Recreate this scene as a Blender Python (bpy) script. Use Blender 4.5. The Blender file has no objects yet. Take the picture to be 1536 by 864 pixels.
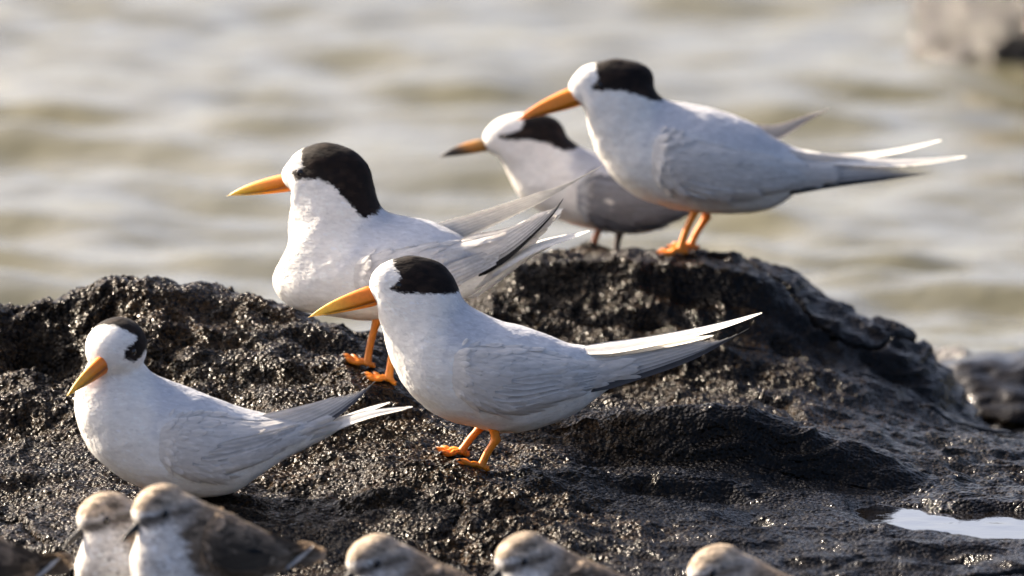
import bpy, bmesh, math, random
import numpy as np
from mathutils import Vector, Matrix
from mathutils.bvhtree import BVHTree

random.seed(4); rng = np.random.default_rng(11)
SC = bpy.context.scene
COL = SC.collection
R = math.radians

# ------------------------------------------------------------------ camera
PITCH = R(8.0); DIST = 8.0; HALFW = 0.30
CAM = np.array([0.0, -DIST*math.cos(PITCH), DIST*math.sin(PITCH)])
FWD = np.array([0.0, math.cos(PITCH), -math.sin(PITCH)])
UPV = np.array([0.0, math.sin(PITCH), math.cos(PITCH)])
cd = bpy.data.cameras.new('camera'); cam = bpy.data.objects.new('camera', cd); COL.objects.link(cam)
cam.location = CAM; cam.rotation_euler = (math.pi/2 - PITCH, 0, 0)
cd.sensor_width = 36; cd.lens = 18*DIST/HALFW
cd.clip_start = 0.5; cd.clip_end = 20000
cd.dof.use_dof = True; cd.dof.focus_distance = 8.0; cd.dof.aperture_fstop = 9.5
SC.camera = cam

# ------------------------------------------------------------------ sky, sun, exposure
SUN_EL = R(31); SUN_BACK = R(34)      # from the left, 34 degrees round towards the far side
sdir = Vector((-math.cos(SUN_EL)*math.cos(SUN_BACK), math.cos(SUN_EL)*math.sin(SUN_BACK), math.sin(SUN_EL)))
w = bpy.data.worlds.new('World'); SC.world = w; w.use_nodes = True
nt = w.node_tree; nt.nodes.clear()
sky = nt.nodes.new('ShaderNodeTexSky'); sky.sky_type = 'NISHITA'; sky.sun_disc = False
sky.sun_elevation = SUN_EL; sky.sun_rotation = math.atan2(sdir.x, sdir.y)
sky.air_density = 0.52; sky.dust_density = 5.5; sky.ozone_density = 1.0
bg = nt.nodes.new('ShaderNodeBackground'); bg.inputs['Strength'].default_value = 0.105
wo = nt.nodes.new('ShaderNodeOutputWorld')
nt.links.new(sky.outputs[0], bg.inputs[0]); nt.links.new(bg.outputs[0], wo.inputs[0])
sl = bpy.data.lights.new('sun', 'SUN'); sl.energy = 5.0; sl.angle = R(0.5); sl.color = (1.0, 0.85, 0.66)
so = bpy.data.objects.new('sun', sl); COL.objects.link(so)
so.rotation_euler = (-sdir).to_track_quat('-Z', 'Y').to_euler()
vs = SC.view_settings
vs.view_transform = 'Standard'; vs.look = 'None'; vs.gamma = 1.0; vs.use_curve_mapping = False
vs.exposure = 1.72
SC.cycles.use_denoising = True

# ------------------------------------------------------------------ pixel helpers (photo 1536 x 864)
def ray(px, py):
    k = HALFW/DIST/768.0
    return FWD + (px-768.0)*k*np.array([1.0, 0, 0]) + (432.0-py)*k*UPV
def at_y(px, py, Y):
    d = ray(px, py); return CAM + d*((Y-CAM[1])/d[1])
def at_plane(px, py, p0, n):
    d = ray(px, py); return CAM + d*(np.dot(p0-CAM, n)/np.dot(d, n))

# ------------------------------------------------------------------ numpy noise
def hash3(i, j, k, seed):
    n = (i*374761393 + j*668265263 + k*2147483647 + seed*1274126177) & 0xffffffff
    n = ((n ^ (n >> 13))*1274126177) & 0xffffffff
    n = ((n ^ (n >> 16))*2246822519) & 0xffffffff
    return ((n ^ (n >> 15)) & 0xffffff)/16777215.0
def vnoise(p, seed=0):
    f = np.floor(p); t = p-f; t = t*t*t*(t*(t*6-15)+10); f = f.astype(np.int64)
    i, j, k = f[:, 0], f[:, 1], f[:, 2]; x, y, z = t[:, 0], t[:, 1], t[:, 2]
    h = lambda a, b, c: hash3(i+a, j+b, k+c, seed)
    l0 = (h(0,0,0)*(1-x)+h(1,0,0)*x)*(1-y) + (h(0,1,0)*(1-x)+h(1,1,0)*x)*y
    l1 = (h(0,0,1)*(1-x)+h(1,0,1)*x)*(1-y) + (h(0,1,1)*(1-x)+h(1,1,1)*x)*y
    return (l0*(1-z)+l1*z)*2-1
def fbm(p, octs=4, seed=0, gain=0.5):
    s = 0; a = 1
    for o in range(octs):
        s = s + a*vnoise(p*(2.03**o)+7.3*o, seed+o); a *= gain
    return s
def cells(p, seed=0):
    f = np.floor(p).astype(np.int64); best = np.full(len(p), 9.0)
    for a in (-1, 0, 1):
        for b in (-1, 0, 1):
            for c in (-1, 0, 1):
                q = f + np.array([a, b, c])
                o = np.stack([hash3(q[:,0], q[:,1], q[:,2], seed+s) for s in (1, 2, 3)], 1)
                best = np.minimum(best, ((q+o-p)**2).sum(1))
    return np.sqrt(best)

# ------------------------------------------------------------------ mesh helpers
def mesh_np(name, V, F, smooth=True):
    """V (n,3), F (m,k) quads or triangles"""
    me = bpy.data.meshes.new(name)
    V = np.asarray(V, np.float32); F = np.asarray(F, np.int32)
    m, k = F.shape
    me.vertices.add(len(V)); me.vertices.foreach_set('co', V.ravel())
    me.loops.add(m*k); me.loops.foreach_set('vertex_index', F.ravel())
    me.polygons.add(m); me.polygons.foreach_set('loop_start', np.arange(0, m*k, k, dtype=np.int32))
    me.update(calc_edges=True); me.validate()
    me.polygons.foreach_set('use_smooth', np.full(len(me.polygons), smooth))
    return me
def grid_faces(nu, nv, closed_v=False):
    i, j = np.meshgrid(np.arange(nu-1), np.arange(nv if closed_v else nv-1), indexing='ij')
    a = i*nv+j; b = i*nv+(j+1) % nv; c = (i+1)*nv+(j+1) % nv; d = (i+1)*nv+j
    return np.stack([a, b, c, d], -1).reshape(-1, 4)
def set_col(me, C):
    at = me.color_attributes.new('Col', 'FLOAT_COLOR', 'POINT')
    C = np.asarray(C, np.float32)
    at.data.foreach_set('color', np.concatenate([C, np.ones((len(C), 1), np.float32)], 1).ravel())
def obj(name, me, mat, parent=None, kind=None):
    o = bpy.data.objects.new(name, me); COL.objects.link(o); o.parent = parent
    if mat and not me.materials: me.materials.append(mat)
    if kind: o['kind'] = kind
    return o
def tag(o, label, cat, group=None):
    o['label'] = label; o['category'] = cat
    if group: o['group'] = group
def verts_of(me):
    a = np.empty(len(me.vertices)*3, np.float32); me.vertices.foreach_get('co', a); return a.reshape(-1, 3).astype(float)
def normals_of(me):
    a = np.empty(len(me.vertices)*3, np.float32); me.vertices.foreach_get('normal', a); return a.reshape(-1, 3).astype(float)

def crom(P, n):
    """Catmull-Rom resample of control rows P (m,k) to n rows"""
    P = np.asarray(P, float); m = len(P)
    Q = np.vstack([2*P[0]-P[1], P, 2*P[-1]-P[-2]])
    t = np.linspace(0, m-1, n); i = np.minimum(t.astype(int), m-2); f = (t-i)[:, None]
    p0, p1, p2, p3 = Q[i], Q[i+1], Q[i+2], Q[i+3]
    return 0.5*(2*p1+(p2-p0)*f+(2*p0-5*p1+4*p2-p3)*f*f+(3*p1-p0-3*p2+p3)*f**3)
def poly_sd(p, poly):
    """signed distance (negative inside) of 2-D points p to polygon"""
    p = np.asarray(p); poly = np.asarray(poly, float); d = np.full(len(p), 1e9); ins = np.zeros(len(p), bool)
    for a, b in zip(poly, np.roll(poly, -1, 0)):
        e = b-a; wv = p-a
        t = np.clip((wv@e)/max(e@e, 1e-12), 0, 1)
        d = np.minimum(d, np.linalg.norm(wv-t[:, None]*e, axis=1))
        c = (a[1] > p[:, 1]) != (b[1] > p[:, 1])
        ins ^= c & (p[:, 0] < (b[0]-a[0])*(p[:, 1]-a[1])/(b[1]-a[1]+1e-12)+a[0])
    return np.where(ins, -d, d)
def sstep(a, b, x):
    t = np.clip((x-a)/(b-a), 0, 1); return t*t*(3-2*t)

# ------------------------------------------------------------------ materials
def new_mat(name):
    m = bpy.data.materials.new(name); m.use_nodes = True
    n = m.node_tree; b = n.nodes['Principled BSDF']; return m, n, b
def node(n, t, **kw):
    x = n.nodes.new(t)
    for k, v in kw.items():
        if hasattr(x, k): setattr(x, k, v)
        else: x.inputs[k].default_value = v
    return x
def plumage_mat(name, rough=0.75, trans=0.0, streak=0.10, bump=0.25):
    m, n, b = new_mat(name)
    at = node(n, 'ShaderNodeAttribute', attribute_name='Col')
    tc = node(n, 'ShaderNodeTexCoord'); mp = node(n, 'ShaderNodeMapping')
    mp.inputs['Scale'].default_value = (180, 520, 520)
    n.links.new(tc.outputs['Object'], mp.inputs[0])
    nz = node(n, 'ShaderNodeTexNoise', Scale=1.0, Detail=4.0); n.links.new(mp.outputs[0], nz.inputs['Vector'])
    mr = node(n, 'ShaderNodeMapRange'); mr.inputs[1].default_value = 0.25; mr.inputs[2].default_value = 0.75
    mr.inputs[3].default_value = 1-streak; mr.inputs[4].default_value = 1+streak*0.6
    n.links.new(nz.outputs[0], mr.inputs[0])
    mx = node(n, 'ShaderNodeVectorMath', operation='SCALE')
    n.links.new(at.outputs['Color'], mx.inputs[0]); n.links.new(mr.outputs[0], mx.inputs['Scale'])
    n.links.new(mx.outputs[0], b.inputs['Base Color'])
    b.inputs['Roughness'].default_value = rough; b.inputs['Specular IOR Level'].default_value = 0.18
    b.inputs['Sheen Weight'].default_value = 0.03; b.inputs['Sheen Roughness'].default_value = 0.5
    bp = node(n, 'ShaderNodeBump', Strength=bump, Distance=0.0006); n.links.new(nz.outputs[0], bp.inputs['Height'])
    n.links.new(bp.outputs[0], b.inputs['Normal'])
    if trans:
        tr = node(n, 'ShaderNodeBsdfTranslucent'); n.links.new(mx.outputs[0], tr.inputs['Color'])
        ms = node(n, 'ShaderNodeMixShader'); ms.inputs[0].default_value = trans
        out = n.nodes['Material Output']
        n.links.new(b.outputs[0], ms.inputs[1]); n.links.new(tr.outputs[0], ms.inputs[2]); n.links.new(ms.outputs[0], out.inputs[0])
    return m
M_BODY = plumage_mat('white_plumage', trans=0.08)
M_FEATH = plumage_mat('flight_feather', rough=0.6, trans=0.25, streak=0.14)
def horn_mat(name, rough):
    m, n, b = new_mat(name)
    at = node(n, 'ShaderNodeAttribute', attribute_name='Col')
    tc = node(n, 'ShaderNodeTexCoord')
    nz = node(n, 'ShaderNodeTexNoise', Scale=420.0, Detail=3.0); n.links.new(tc.outputs['Object'], nz.inputs['Vector'])
    mr = node(n, 'ShaderNodeMapRange'); mr.inputs[3].default_value = 0.8; mr.inputs[4].default_value = 1.15
    n.links.new(nz.outputs[0], mr.inputs[0])
    mx = node(n, 'ShaderNodeVectorMath', operation='SCALE')
    n.links.new(at.outputs['Color'], mx.inputs[0]); n.links.new(mr.outputs[0], mx.inputs['Scale'])
    n.links.new(mx.outputs[0], b.inputs['Base Color'])
    b.inputs['Roughness'].default_value = rough
    b.inputs['Subsurface Weight'].default_value = 0.15; b.inputs['Subsurface Radius'].default_value = (0.004, 0.002, 0.001)
    b.inputs['Subsurface Scale'].default_value = 0.5
    bp = node(n, 'ShaderNodeBump', Strength=0.2, Distance=0.0004); n.links.new(nz.outputs[0], bp.inputs['Height'])
    n.links.new(bp.outputs[0], b.inputs['Normal'])
    return m
M_BILL = horn_mat('bill_horn', 0.38); M_LEG = horn_mat('leg_skin', 0.5)
def eye_mat():
    m, n, b = new_mat('eye_black')
    tc = node(n, 'ShaderNodeTexCoord'); nz = node(n, 'ShaderNodeTexNoise', Scale=300.0)
    n.links.new(tc.outputs['Object'], nz.inputs['Vector'])
    cr = node(n, 'ShaderNodeValToRGB'); cr.color_ramp.elements[0].color = (.004, .003, .003, 1); cr.color_ramp.elements[1].color = (.012, .008, .006, 1)
    n.links.new(nz.outputs[0], cr.inputs[0]); n.links.new(cr.outputs[0], b.inputs['Base Color'])
    b.inputs['Roughness'].default_value = 0.12
    return m
M_EYE = eye_mat()

def rock_mat(name, gloss=1.0, relief=1.0):
    m, n, b = new_mat(name)
    tc = node(n, 'ShaderNodeTexCoord'); P = tc.outputs['Object']
    big = node(n, 'ShaderNodeTexNoise', Scale=14.0, Detail=5.0); n.links.new(P, big.inputs['Vector'])
    mid = node(n, 'ShaderNodeTexNoise', Scale=120.0, Detail=6.0, Roughness=0.65); n.links.new(P, mid.inputs['Vector'])
    vor = node(n, 'ShaderNodeTexVoronoi', Scale=400.0); n.links.new(P, vor.inputs['Vector'])
    fine = node(n, 'ShaderNodeTexNoise', Scale=900.0, Detail=3.0); n.links.new(P, fine.inputs['Vector'])
    cr = node(n, 'ShaderNodeValToRGB'); e = cr.color_ramp.elements
    e[0].position = 0.32; e[0].color = (.0008, .0006, .0005, 1); e[1].position = 0.80; e[1].color = (.028, .0185, .0098, 1)
    sx = node(n, 'ShaderNodeSeparateColor'); n.links.new(vor.outputs['Color'], sx.inputs[0])
    am = node(n, 'ShaderNodeMix', data_type='FLOAT'); am.inputs[0].default_value = 0.45
    n.links.new(mid.outputs[0], am.inputs[2]); n.links.new(sx.outputs[0], am.inputs[3]); n.links.new(am.outputs[0], cr.inputs[0])
    cr2 = node(n, 'ShaderNodeValToRGB'); e = cr2.color_ramp.elements
    e[0].position = 0.45; e[0].color = (1, 1, 1, 1); e[1].position = 0.75; e[1].color = (1.9, 1.6, 1.2, 1)
    n.links.new(big.outputs[0], cr2.inputs[0])
    mx = node(n, 'ShaderNodeMix', data_type='RGBA', blend_type='MULTIPLY'); mx.inputs[0].default_value = 1.0
    n.links.new(cr.outputs[0], mx.inputs[6]); n.links.new(cr2.outputs[0], mx.inputs[7])
    n.links.new(mx.outputs[2], b.inputs['Base Color'])
    at = node(n, 'ShaderNodeAttribute', attribute_name='wet')
    rr = node(n, 'ShaderNodeMapRange'); rr.inputs[1].default_value = 0.3; rr.inputs[2].default_value = 0.7
    rr.inputs[3].default_value = 0.13; rr.inputs[4].default_value = 0.30; n.links.new(mid.outputs[0], rr.inputs[0])
    ml = node(n, 'ShaderNodeMath', operation='MULTIPLY_ADD'); ml.inputs[1].default_value = -0.07
    n.links.new(at.outputs['Fac'], ml.inputs[0]); n.links.new(rr.outputs[0], ml.inputs[2]); n.links.new(ml.outputs[0], b.inputs['Roughness'])
    sp = node(n, 'ShaderNodeMapRange'); sp.inputs[3].default_value = 0.095*gloss; sp.inputs[4].default_value = 0.12*gloss
    n.links.new(at.outputs['Fac'], sp.inputs[0]); n.links.new(sp.outputs[0], b.inputs['Specular IOR Level'])
    dkw = node(n, 'ShaderNodeMapRange'); dkw.inputs[3].default_value = 1.0; dkw.inputs[4].default_value = 0.2
    n.links.new(at.outputs['Fac'], dkw.inputs[0]); vm = node(n, 'ShaderNodeVectorMath', operation='SCALE')
    n.links.new(mx.outputs[2], vm.inputs[0]); n.links.new(dkw.outputs[0], vm.inputs['Scale']); n.links.new(vm.outputs[0], b.inputs['Base Color'])
    # grain relief
    h1 = node(n, 'ShaderNodeMath', operation='MULTIPLY_ADD'); h1.inputs[1].default_value = -1.0; h1.inputs[2].default_value = 0.0
    n.links.new(vor.outputs['Distance'], h1.inputs[0])
    h2 = node(n, 'ShaderNodeMath', operation='MULTIPLY_ADD'); h2.inputs[1].default_value = 0.7
    n.links.new(mid.outputs[0], h2.inputs[0]); n.links.new(h1.outputs[0], h2.inputs[2])
    h3 = node(n, 'ShaderNodeMath', operation='MULTIPLY_ADD'); h3.inputs[1].default_value = 0.35
    n.links.new(fine.outputs[0], h3.inputs[0]); n.links.new(h2.outputs[0], h3.inputs[2])
    st = node(n, 'ShaderNodeMapRange'); st.inputs[3].default_value = 1.0; st.inputs[4].default_value = 0.5
    n.links.new(at.outputs['Fac'], st.inputs[0])
    bp = node(n, 'ShaderNodeBump', Distance=0.0026*relief); n.links.new(h3.outputs[0], bp.inputs['Height']); n.links.new(st.outputs[0], bp.inputs['Strength'])
    n.links.new(bp.outputs[0], b.inputs['Normal'])
    return m
M_ROCK = rock_mat('wet_basalt'); M_WASHED = rock_mat('washed_basalt', 3.6); M_SMOOTH = rock_mat('smooth_basalt', 1.2, .22)

def water_mat(name, c1, c2, bump, scale, rough):
    m, n, b = new_mat(name)
    tc = node(n, 'ShaderNodeTexCoord')
    nz = node(n, 'ShaderNodeTexNoise', Scale=scale, Detail=4.0); n.links.new(tc.outputs['Object'], nz.inputs['Vector'])
    n2 = node(n, 'ShaderNodeTexNoise', Scale=1.7, Detail=3.0); n.links.new(tc.outputs['Object'], n2.inputs['Vector'])
    cr = node(n, 'ShaderNodeValToRGB'); cr.color_ramp.elements[0].color = (*c1, 1); cr.color_ramp.elements[1].color = (*c2, 1)
    cr.color_ramp.elements[0].position = 0.3; cr.color_ramp.elements[1].position = 0.7
    n.links.new(n2.outputs[0], cr.inputs[0]); n.links.new(cr.outputs[0], b.inputs['Base Color'])
    b.inputs['Roughness'].default_value = rough; b.inputs['IOR'].default_value = 1.333
    bp = node(n, 'ShaderNodeBump', Strength=1.0, Distance=bump); n.links.new(nz.outputs[0], bp.inputs['Height']); n.links.new(bp.outputs[0], b.inputs['Normal'])
    return m
M_SEA = water_mat('sea_water', (.072, .068, .038), (.112, .103, .060), 0.003, 26.0, 0.06)
M_POOL = water_mat('pool_water', (.004, .003, .002), (.006, .0045, .003), 0.0003, 60.0, 0.02)
M_POOL.node_tree.nodes['Principled BSDF'].inputs['Coat Weight'].default_value = 0.6; M_POOL.node_tree.nodes['Principled BSDF'].inputs['Coat IOR'].default_value = 1.333  # extra coat layer added to brighten the sky reflection

# ------------------------------------------------------------------ sea
SEA_Z = -0.19
def graded(lo, hi, step, far_lo, far_hi, g=1.16):
    a = list(np.arange(lo, hi+step/2, step)); s = step; x = a[-1]; up = []
    while x < far_hi: s *= g; x += s; up.append(x)
    s = step; x = lo; dn = []
    while x > far_lo: s *= g; x -= s; dn.append(x)
    return np.array(dn[::-1]+a+up)
def build_sea():
    xs = graded(-1.6, 1.6, 0.011, -6000, 6000); ys = graded(0.4, 5.0, 0.011, -6000, 9000)
    X, Y = np.meshgrid(xs, ys, indexing='ij'); x = X.ravel(); y = Y.ravel()
    d = np.sqrt(x*x+(y-2)**2); fade = np.clip(1.0-(d-4)/20, 0, 1)
    q = np.stack([x, y, np.zeros_like(x)], 1)
    wx = x+0.05*vnoise(q*3.1, 5); wy = y+0.05*vnoise(q*3.1, 6)
    z = np.zeros_like(x); rr = np.random.default_rng(3)
    for i in range(26):
        lam = rr.uniform(0.055, 0.26); th = R(90)+rr.normal(0, R(38))
        k = 2*math.pi/lam; z += lam*0.0061*np.sin(k*(wx*math.cos(th)+wy*math.sin(th))+rr.uniform(0, 6.28))
    z += 0.006*fbm(q*np.array([6, 8, 1.0]), 3, 20)
    V = np.stack([x, y, SEA_Z+z*fade], 1)
    o = obj('sea_water', mesh_np('sea_water', V, grid_faces(len(xs), len(ys))[:, ::-1]), M_SEA); o['kind'] = 'structure'
build_sea()

# ------------------------------------------------------------------ shore rock (one continuous surface)
PX0, PX1 = -420, 1960
ROWS = {
 -1.60: [(0, 1560)],
 -0.90: [(0, 1260)],
 -0.60: [(0, 1085), (1536, 1080)],
 -0.42: [(0, 1010), (600, 1012), (1536, 1005)],
 -0.36: [(0, 985), (600, 985), (1000, 975), (1536, 950)],
 -0.30: [(-400, 925), (0, 922), (300, 925), (700, 908), (1100, 893), (1536, 878)],
 -0.25: [(-400, 868), (0, 866), (300, 868), (600, 856), (800, 850), (1100, 846), (1300, 840), (1536, 842)],
 -0.18: [(-400, 815), (0, 812), (300, 800), (600, 792), (800, 798), (1000, 810), (1200, 808), (1350, 808), (1420, 819), (1536, 823), (1800, 815), (1950, 780)],
 -0.14: [(-400, 792), (0, 788), (300, 776), (600, 768), (800, 775), (1000, 792), (1150, 796), (1320, 801), (1410, 818), (1536, 826), (1700, 820), (1850, 775)],
 -0.10: [(-400, 770), (0, 765), (200, 752), (350, 745), (600, 738), (720, 735), (800, 746), (1000, 778), (1150, 784), (1285, 787), (1350, 815), (1450, 818), (1700, 815), (1850, 770)],
 -0.05: [(0, 740), (200, 730), (350, 727), (500, 724), (620, 716), (720, 722), (800, 732), (900, 748), (1000, 762), (1100, 770), (1200, 766), (1255, 768), (1310, 800), (1400, 802), (1450, 794), (1600, 792), (1850, 740)],
 -0.025: [(0, 722), (200, 713), (400, 708), (620, 704), (720, 710), (800, 716), (900, 732), (1000, 748), (1100, 760), (1200, 756), (1250, 758), (1310, 784), (1380, 782), (1440, 762), (1600, 752), (1850, 730)],
 -0.005: [(0, 708), (200, 702), (400, 693), (600, 690), (690, 702), (760, 702), (850, 698), (900, 700), (1000, 708), (1100, 728), (1200, 746), (1250, 750), (1310, 770), (1370, 768), (1430, 750), (1600, 742), (1850, 722)],
 0.02: [(0, 686), (200, 682), (400, 672), (600, 674), (700, 688), (800, 684), (900, 692), (1000, 702), (1100, 716), (1220, 742), (1330, 755), (1450, 748), (1600, 740), (1850, 705)],
 0.042: [(0, 665), (200, 660), (400, 650), (600, 654), (700, 668), (800, 656), (860, 655), (920, 682), (1000, 694), (1130, 708), (1220, 732), (1330, 748), (1450, 746), (1600, 738), (1850, 700)],
 0.066: [(0, 643), (200, 633), (400, 619), (600, 629), (700, 644), (800, 628), (880, 612), (1000, 614), (1130, 613), (1200, 644), (1330, 695), (1430, 733), (1480, 742), (1600, 735)],
 0.10: [(0, 602), (200, 588), (400, 572), (500, 570), (560, 580), (650, 605), (800, 615), (880, 624), (1000, 628), (1130, 632), (1250, 664), (1330, 702), (1430, 730), (1600, 720)],
 0.14: [(0, 566), (100, 566), (160, 540), (250, 530), (400, 530), (500, 535), (570, 548), (650, 580), (750, 600), (880, 618), (1000, 622), (1130, 626), (1250, 655), (1350, 690), (1450, 706), (1600, 704)],
 0.175: [(0, 542), (100, 535), (140, 500), (180, 478), (250, 474), (350, 484), (450, 506), (530, 520), (570, 530), (650, 565), (750, 592), (900, 612), (1000, 616), (1150, 622), (1300, 655), (1400, 680), (1600, 690)],
 0.21: [(-400, 470), (0, 458), (100, 453), (130, 434), (200, 430), (250, 432), (300, 433), (350, 441), (400, 456), (450, 472), (530, 490), (570, 500), (650, 545), (750, 580), (900, 604), (1050, 608), (1200, 618), (1300, 645), (1400, 668), (1600, 680)],
 0.25: [(-400, 470), (0, 455), (100, 452), (130, 438), (200, 436), (300, 440), (400, 463), (450, 482), (530, 503), (570, 508), (650, 535), (720, 565), (800, 580), (900, 595), (1050, 598), (1200, 600), (1300, 625), (1400, 655), (1600, 670)],
 0.29: [(0, 500), (300, 500), (500, 535), (650, 530), (720, 545), (800, 560), (900, 582), (1000, 578), (1100, 572), (1200, 580), (1300, 612), (1400, 648), (1536, 668)],
 0.32: [(0, 530), (300, 530), (500, 550), (650, 520), (720, 500), (800, 510), (900, 525), (1000, 520), (1100, 525), (1200, 545), (1300, 590), (1400, 635), (1536, 664)],
 0.36: [(0, 570), (400, 580), (600, 560), (680, 500), (720, 462), (800, 462), (860, 490), (950, 502), (1050, 500), (1150, 512), (1220, 535), (1300, 572), (1400, 622), (1536, 662)],
 0.385: [(0, 600), (400, 600), (600, 570), (680, 490), (720, 446), (770, 425), (830, 440), (900, 440), (1000, 436), (1080, 448), (1140, 470), (1190, 500), (1240, 525), (1300, 558), (1350, 585), (1400, 612), (1450, 645), (1536, 680)],
 0.405: [(0, 610), (500, 600), (690, 485), (730, 435), (770, 402), (830, 394), (900, 392), (1000, 392), (1080, 398), (1140, 418), (1190, 450), (1240, 484), (1300, 512), (1350, 530), (1400, 570), (1440, 625), (1536, 690)],
 0.45: [(0, 630), (600, 590), (690, 485), (730, 432), (770, 397), (830, 382), (900, 378), (1000, 379), (1080, 381), (1140, 393), (1190, 421), (1240, 455), (1300, 482), (1350, 493), (1400, 535), (1430, 575), (1470, 650), (1536, 700)],
 0.54: [(0, 660), (600, 640), (720, 470), (770, 408), (830, 384), (900, 377), (1000, 379), (1080, 386), (1140, 402), (1200, 440), (1300, 505), (1400, 580), (1536, 720)],
 0.65: [(0, 700), (700, 600), (900, 500), (1100, 510), (1300, 610), (1536, 760)],
 0.85: [(0, 780), (900, 700), (1536, 800)],
 1.60: [(0, 900)],
}
HOLLOWS = [(60, 525, .168, .030, .022, .020), (250, 560, .11, .016, .02, .007), (470, 500, .165, .02, .012, .007), (430, 690, .0, .03, .02, .008), (840, 640, .06, .03, .02, .010),
           (640, 800, -.19, .05, .012, .010), (560, 775, -.16, .02, .012, .006), (350, 600, .08, .018, .02, .006), (1040, 420, .39, .022, .012, .010), (520, 640, .05, .02, .015, .006), (180, 770, -.12, .03, .015, .007)]
def build_rock():
    xs = graded(-0.33, 0.33, 0.0010, -1.6, 1.6, 1.09)
    ys = np.concatenate([graded(-0.30, 0.56, 0.0011, -1.55, 1.5, 1.06)])
    ys = ys[(ys > -1.59) & (ys < 1.59)]
    yk = np.array(sorted(ROWS)); pxs = np.linspace(PX0, PX1, 240)
    zr = np.zeros((len(yk), len(xs)))
    for r, Y in enumerate(yk):
        row = ROWS[Y]; pyv = np.interp(pxs, [p[0] for p in row], [p[1] for p in row])
        ker = np.array([1, 2, 3, 2, 1.])/9; pyv = np.convolve(np.pad(pyv, 2, 'edge'), ker, 'valid')
        pts = np.array([at_y(a, b, Y) for a, b in zip(pxs, pyv)])
        zr[r] = np.interp(xs, pts[:, 0], pts[:, 2])
    # monotone-ish interpolation along y, then a light smooth
    i = np.clip(np.searchsorted(yk, ys)-1, 0, len(yk)-2); t = (ys-yk[i])/(yk[i+1]-yk[i])
    t = 0.45*t+0.55*(t*t*(3-2*t))
    Z = zr[i]*(1-t)[:, None]+zr[i+1]*t[:, None]                      # (ny, nx)
    X, Y = np.meshgrid(xs, ys); nx, ny = len(xs), len(ys)
    V = np.stack([X.ravel(), Y.ravel(), Z.ravel()], 1)
    # macro normals
    dzx = np.gradient(Z, xs, axis=1); dzy = np.gradient(Z, ys, axis=0)
    N = np.stack([-dzx, -dzy, np.ones_like(Z)], -1).reshape(-1, 3); N /= np.linalg.norm(N, axis=1)[:, None]
    xx, yy = V[:, 0], V[:, 1]
    wet = sstep(0.03, 0.12, xx+0.03*vnoise(V*14, 77))*sstep(0.10, 0.05, yy) + 0.75*sstep(0.10, 0.24, xx)+.5*sstep(.0, .1, xx)*sstep(.3, .4, yy)
    wet = np.clip(wet+0.25*vnoise(V*22, 31), 0, 1)
    patch = sstep(-.35, .35, vnoise(V*11, 83)+.5*vnoise(V*27, 84)); wet = np.clip(wet+.18*(1-patch), 0, 1)
    rough = (1-0.80*wet)*(.6+.5*patch)
    crack = np.exp(-(np.abs(vnoise(V*np.array([9, 13, 16])+.25*np.stack([vnoise(V*24, 91), vnoise(V*24, 92), vnoise(V*24, 93)], 1), 90))/.045)**2)*sstep(-.1, .4, vnoise(V*7, 94))
    near = sstep(0.9, 0.5, np.abs(xx))
    d = 0.0050*fbm(V*17, 3, 1)*(1-.45*wet)+0.0035*fbm(V*38, 3, 71)*rough
    q = V*np.array([1, 1, 1.6])+0.012*np.stack([vnoise(V*30, 40), vnoise(V*30, 41), vnoise(V*30, 42)], 1)
    rid = 1-np.abs(vnoise(q*26, 9)); d += 0.0035*(rid**3-0.4)*(1-.6*wet)
    pit = cells(q*48, 12); d -= 0.0050*np.clip(0.42-pit, 0, 1)*rough*1.3
    d += 0.0022*fbm(V*90, 3, 3)*rough
    gr = cells(V*280, 15); d += 0.0021*(0.5-gr)*rough
    ves = cells(q*120, 18); d -= 0.0042*np.clip(0.36-ves, 0, 1)*rough*1.5
    d += 0.0005*vnoise(V*420, 5)*rough
    # long flow wrinkles in the smooth wet lava on the right
    d += wet*(0.0036*(1-np.abs(vnoise(q*np.array([13, 36, 50])+np.array([3, 0, 0]), 55)))**2+0.0016*(1-np.abs(vnoise(q*np.array([40, 90, 120]), 56)))**2+.0007*vnoise(V*np.array([120, 220, 260]), 57))
    d -= .0065*crack
    for hx, hy, hY, rx, ry, dep in HOLLOWS:
        c = at_y(hx, hy, hY); e = ((xx-c[0])/rx)**2+((yy-hY)/ry)**2
        e = e*(1+.5*vnoise(V*45, 61)); d -= dep*np.exp(-e*1.2)
    V = V+N*d[:, None]
    me = mesh_np('shore_rock', V, grid_faces(ny, nx))
    a = me.attributes.new('wet', 'FLOAT', 'POINT'); a.data.foreach_set('value', wet.astype(np.float32))
    o = obj('shore_rock', me, M_ROCK); o['kind'] = 'structure'
    # height sampler
    Zf = V[:, 2].reshape(ny, nx)
    def height(x, y):
        i = min(max(np.searchsorted(xs, x)-1, 0), nx-2); j = min(max(np.searchsorted(ys, y)-1, 0), ny-2)
        return Zf[max(j-3, 0):j+4, max(i-3, 0):i+4].max()*0.5+np.median(Zf[max(j-3, 0):j+4, max(i-3, 0):i+4])*0.5
    return o, height
ROCK, rock_h = build_rock()

# tide pool
def build_pool():
    z = at_y(1450, 795, -0.10)[2]
    xs = np.linspace(at_y(1235, 790, -0.1)[0], at_y(1900, 790, -0.1)[0], 70); ys = np.linspace(-0.19, 0.010, 50)
    X, Y = np.meshgrid(xs, ys, indexing='ij'); V = np.stack([X.ravel(), Y.ravel(), np.full(X.size, z)], 1)
    V[:, 2] += 0.0002*vnoise(V*60, 8)
    o = obj('tide_pool', mesh_np('tide_pool', V, grid_faces(70, 50)[:, ::-1]), M_POOL); o['kind'] = 'structure'
build_pool()

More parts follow.
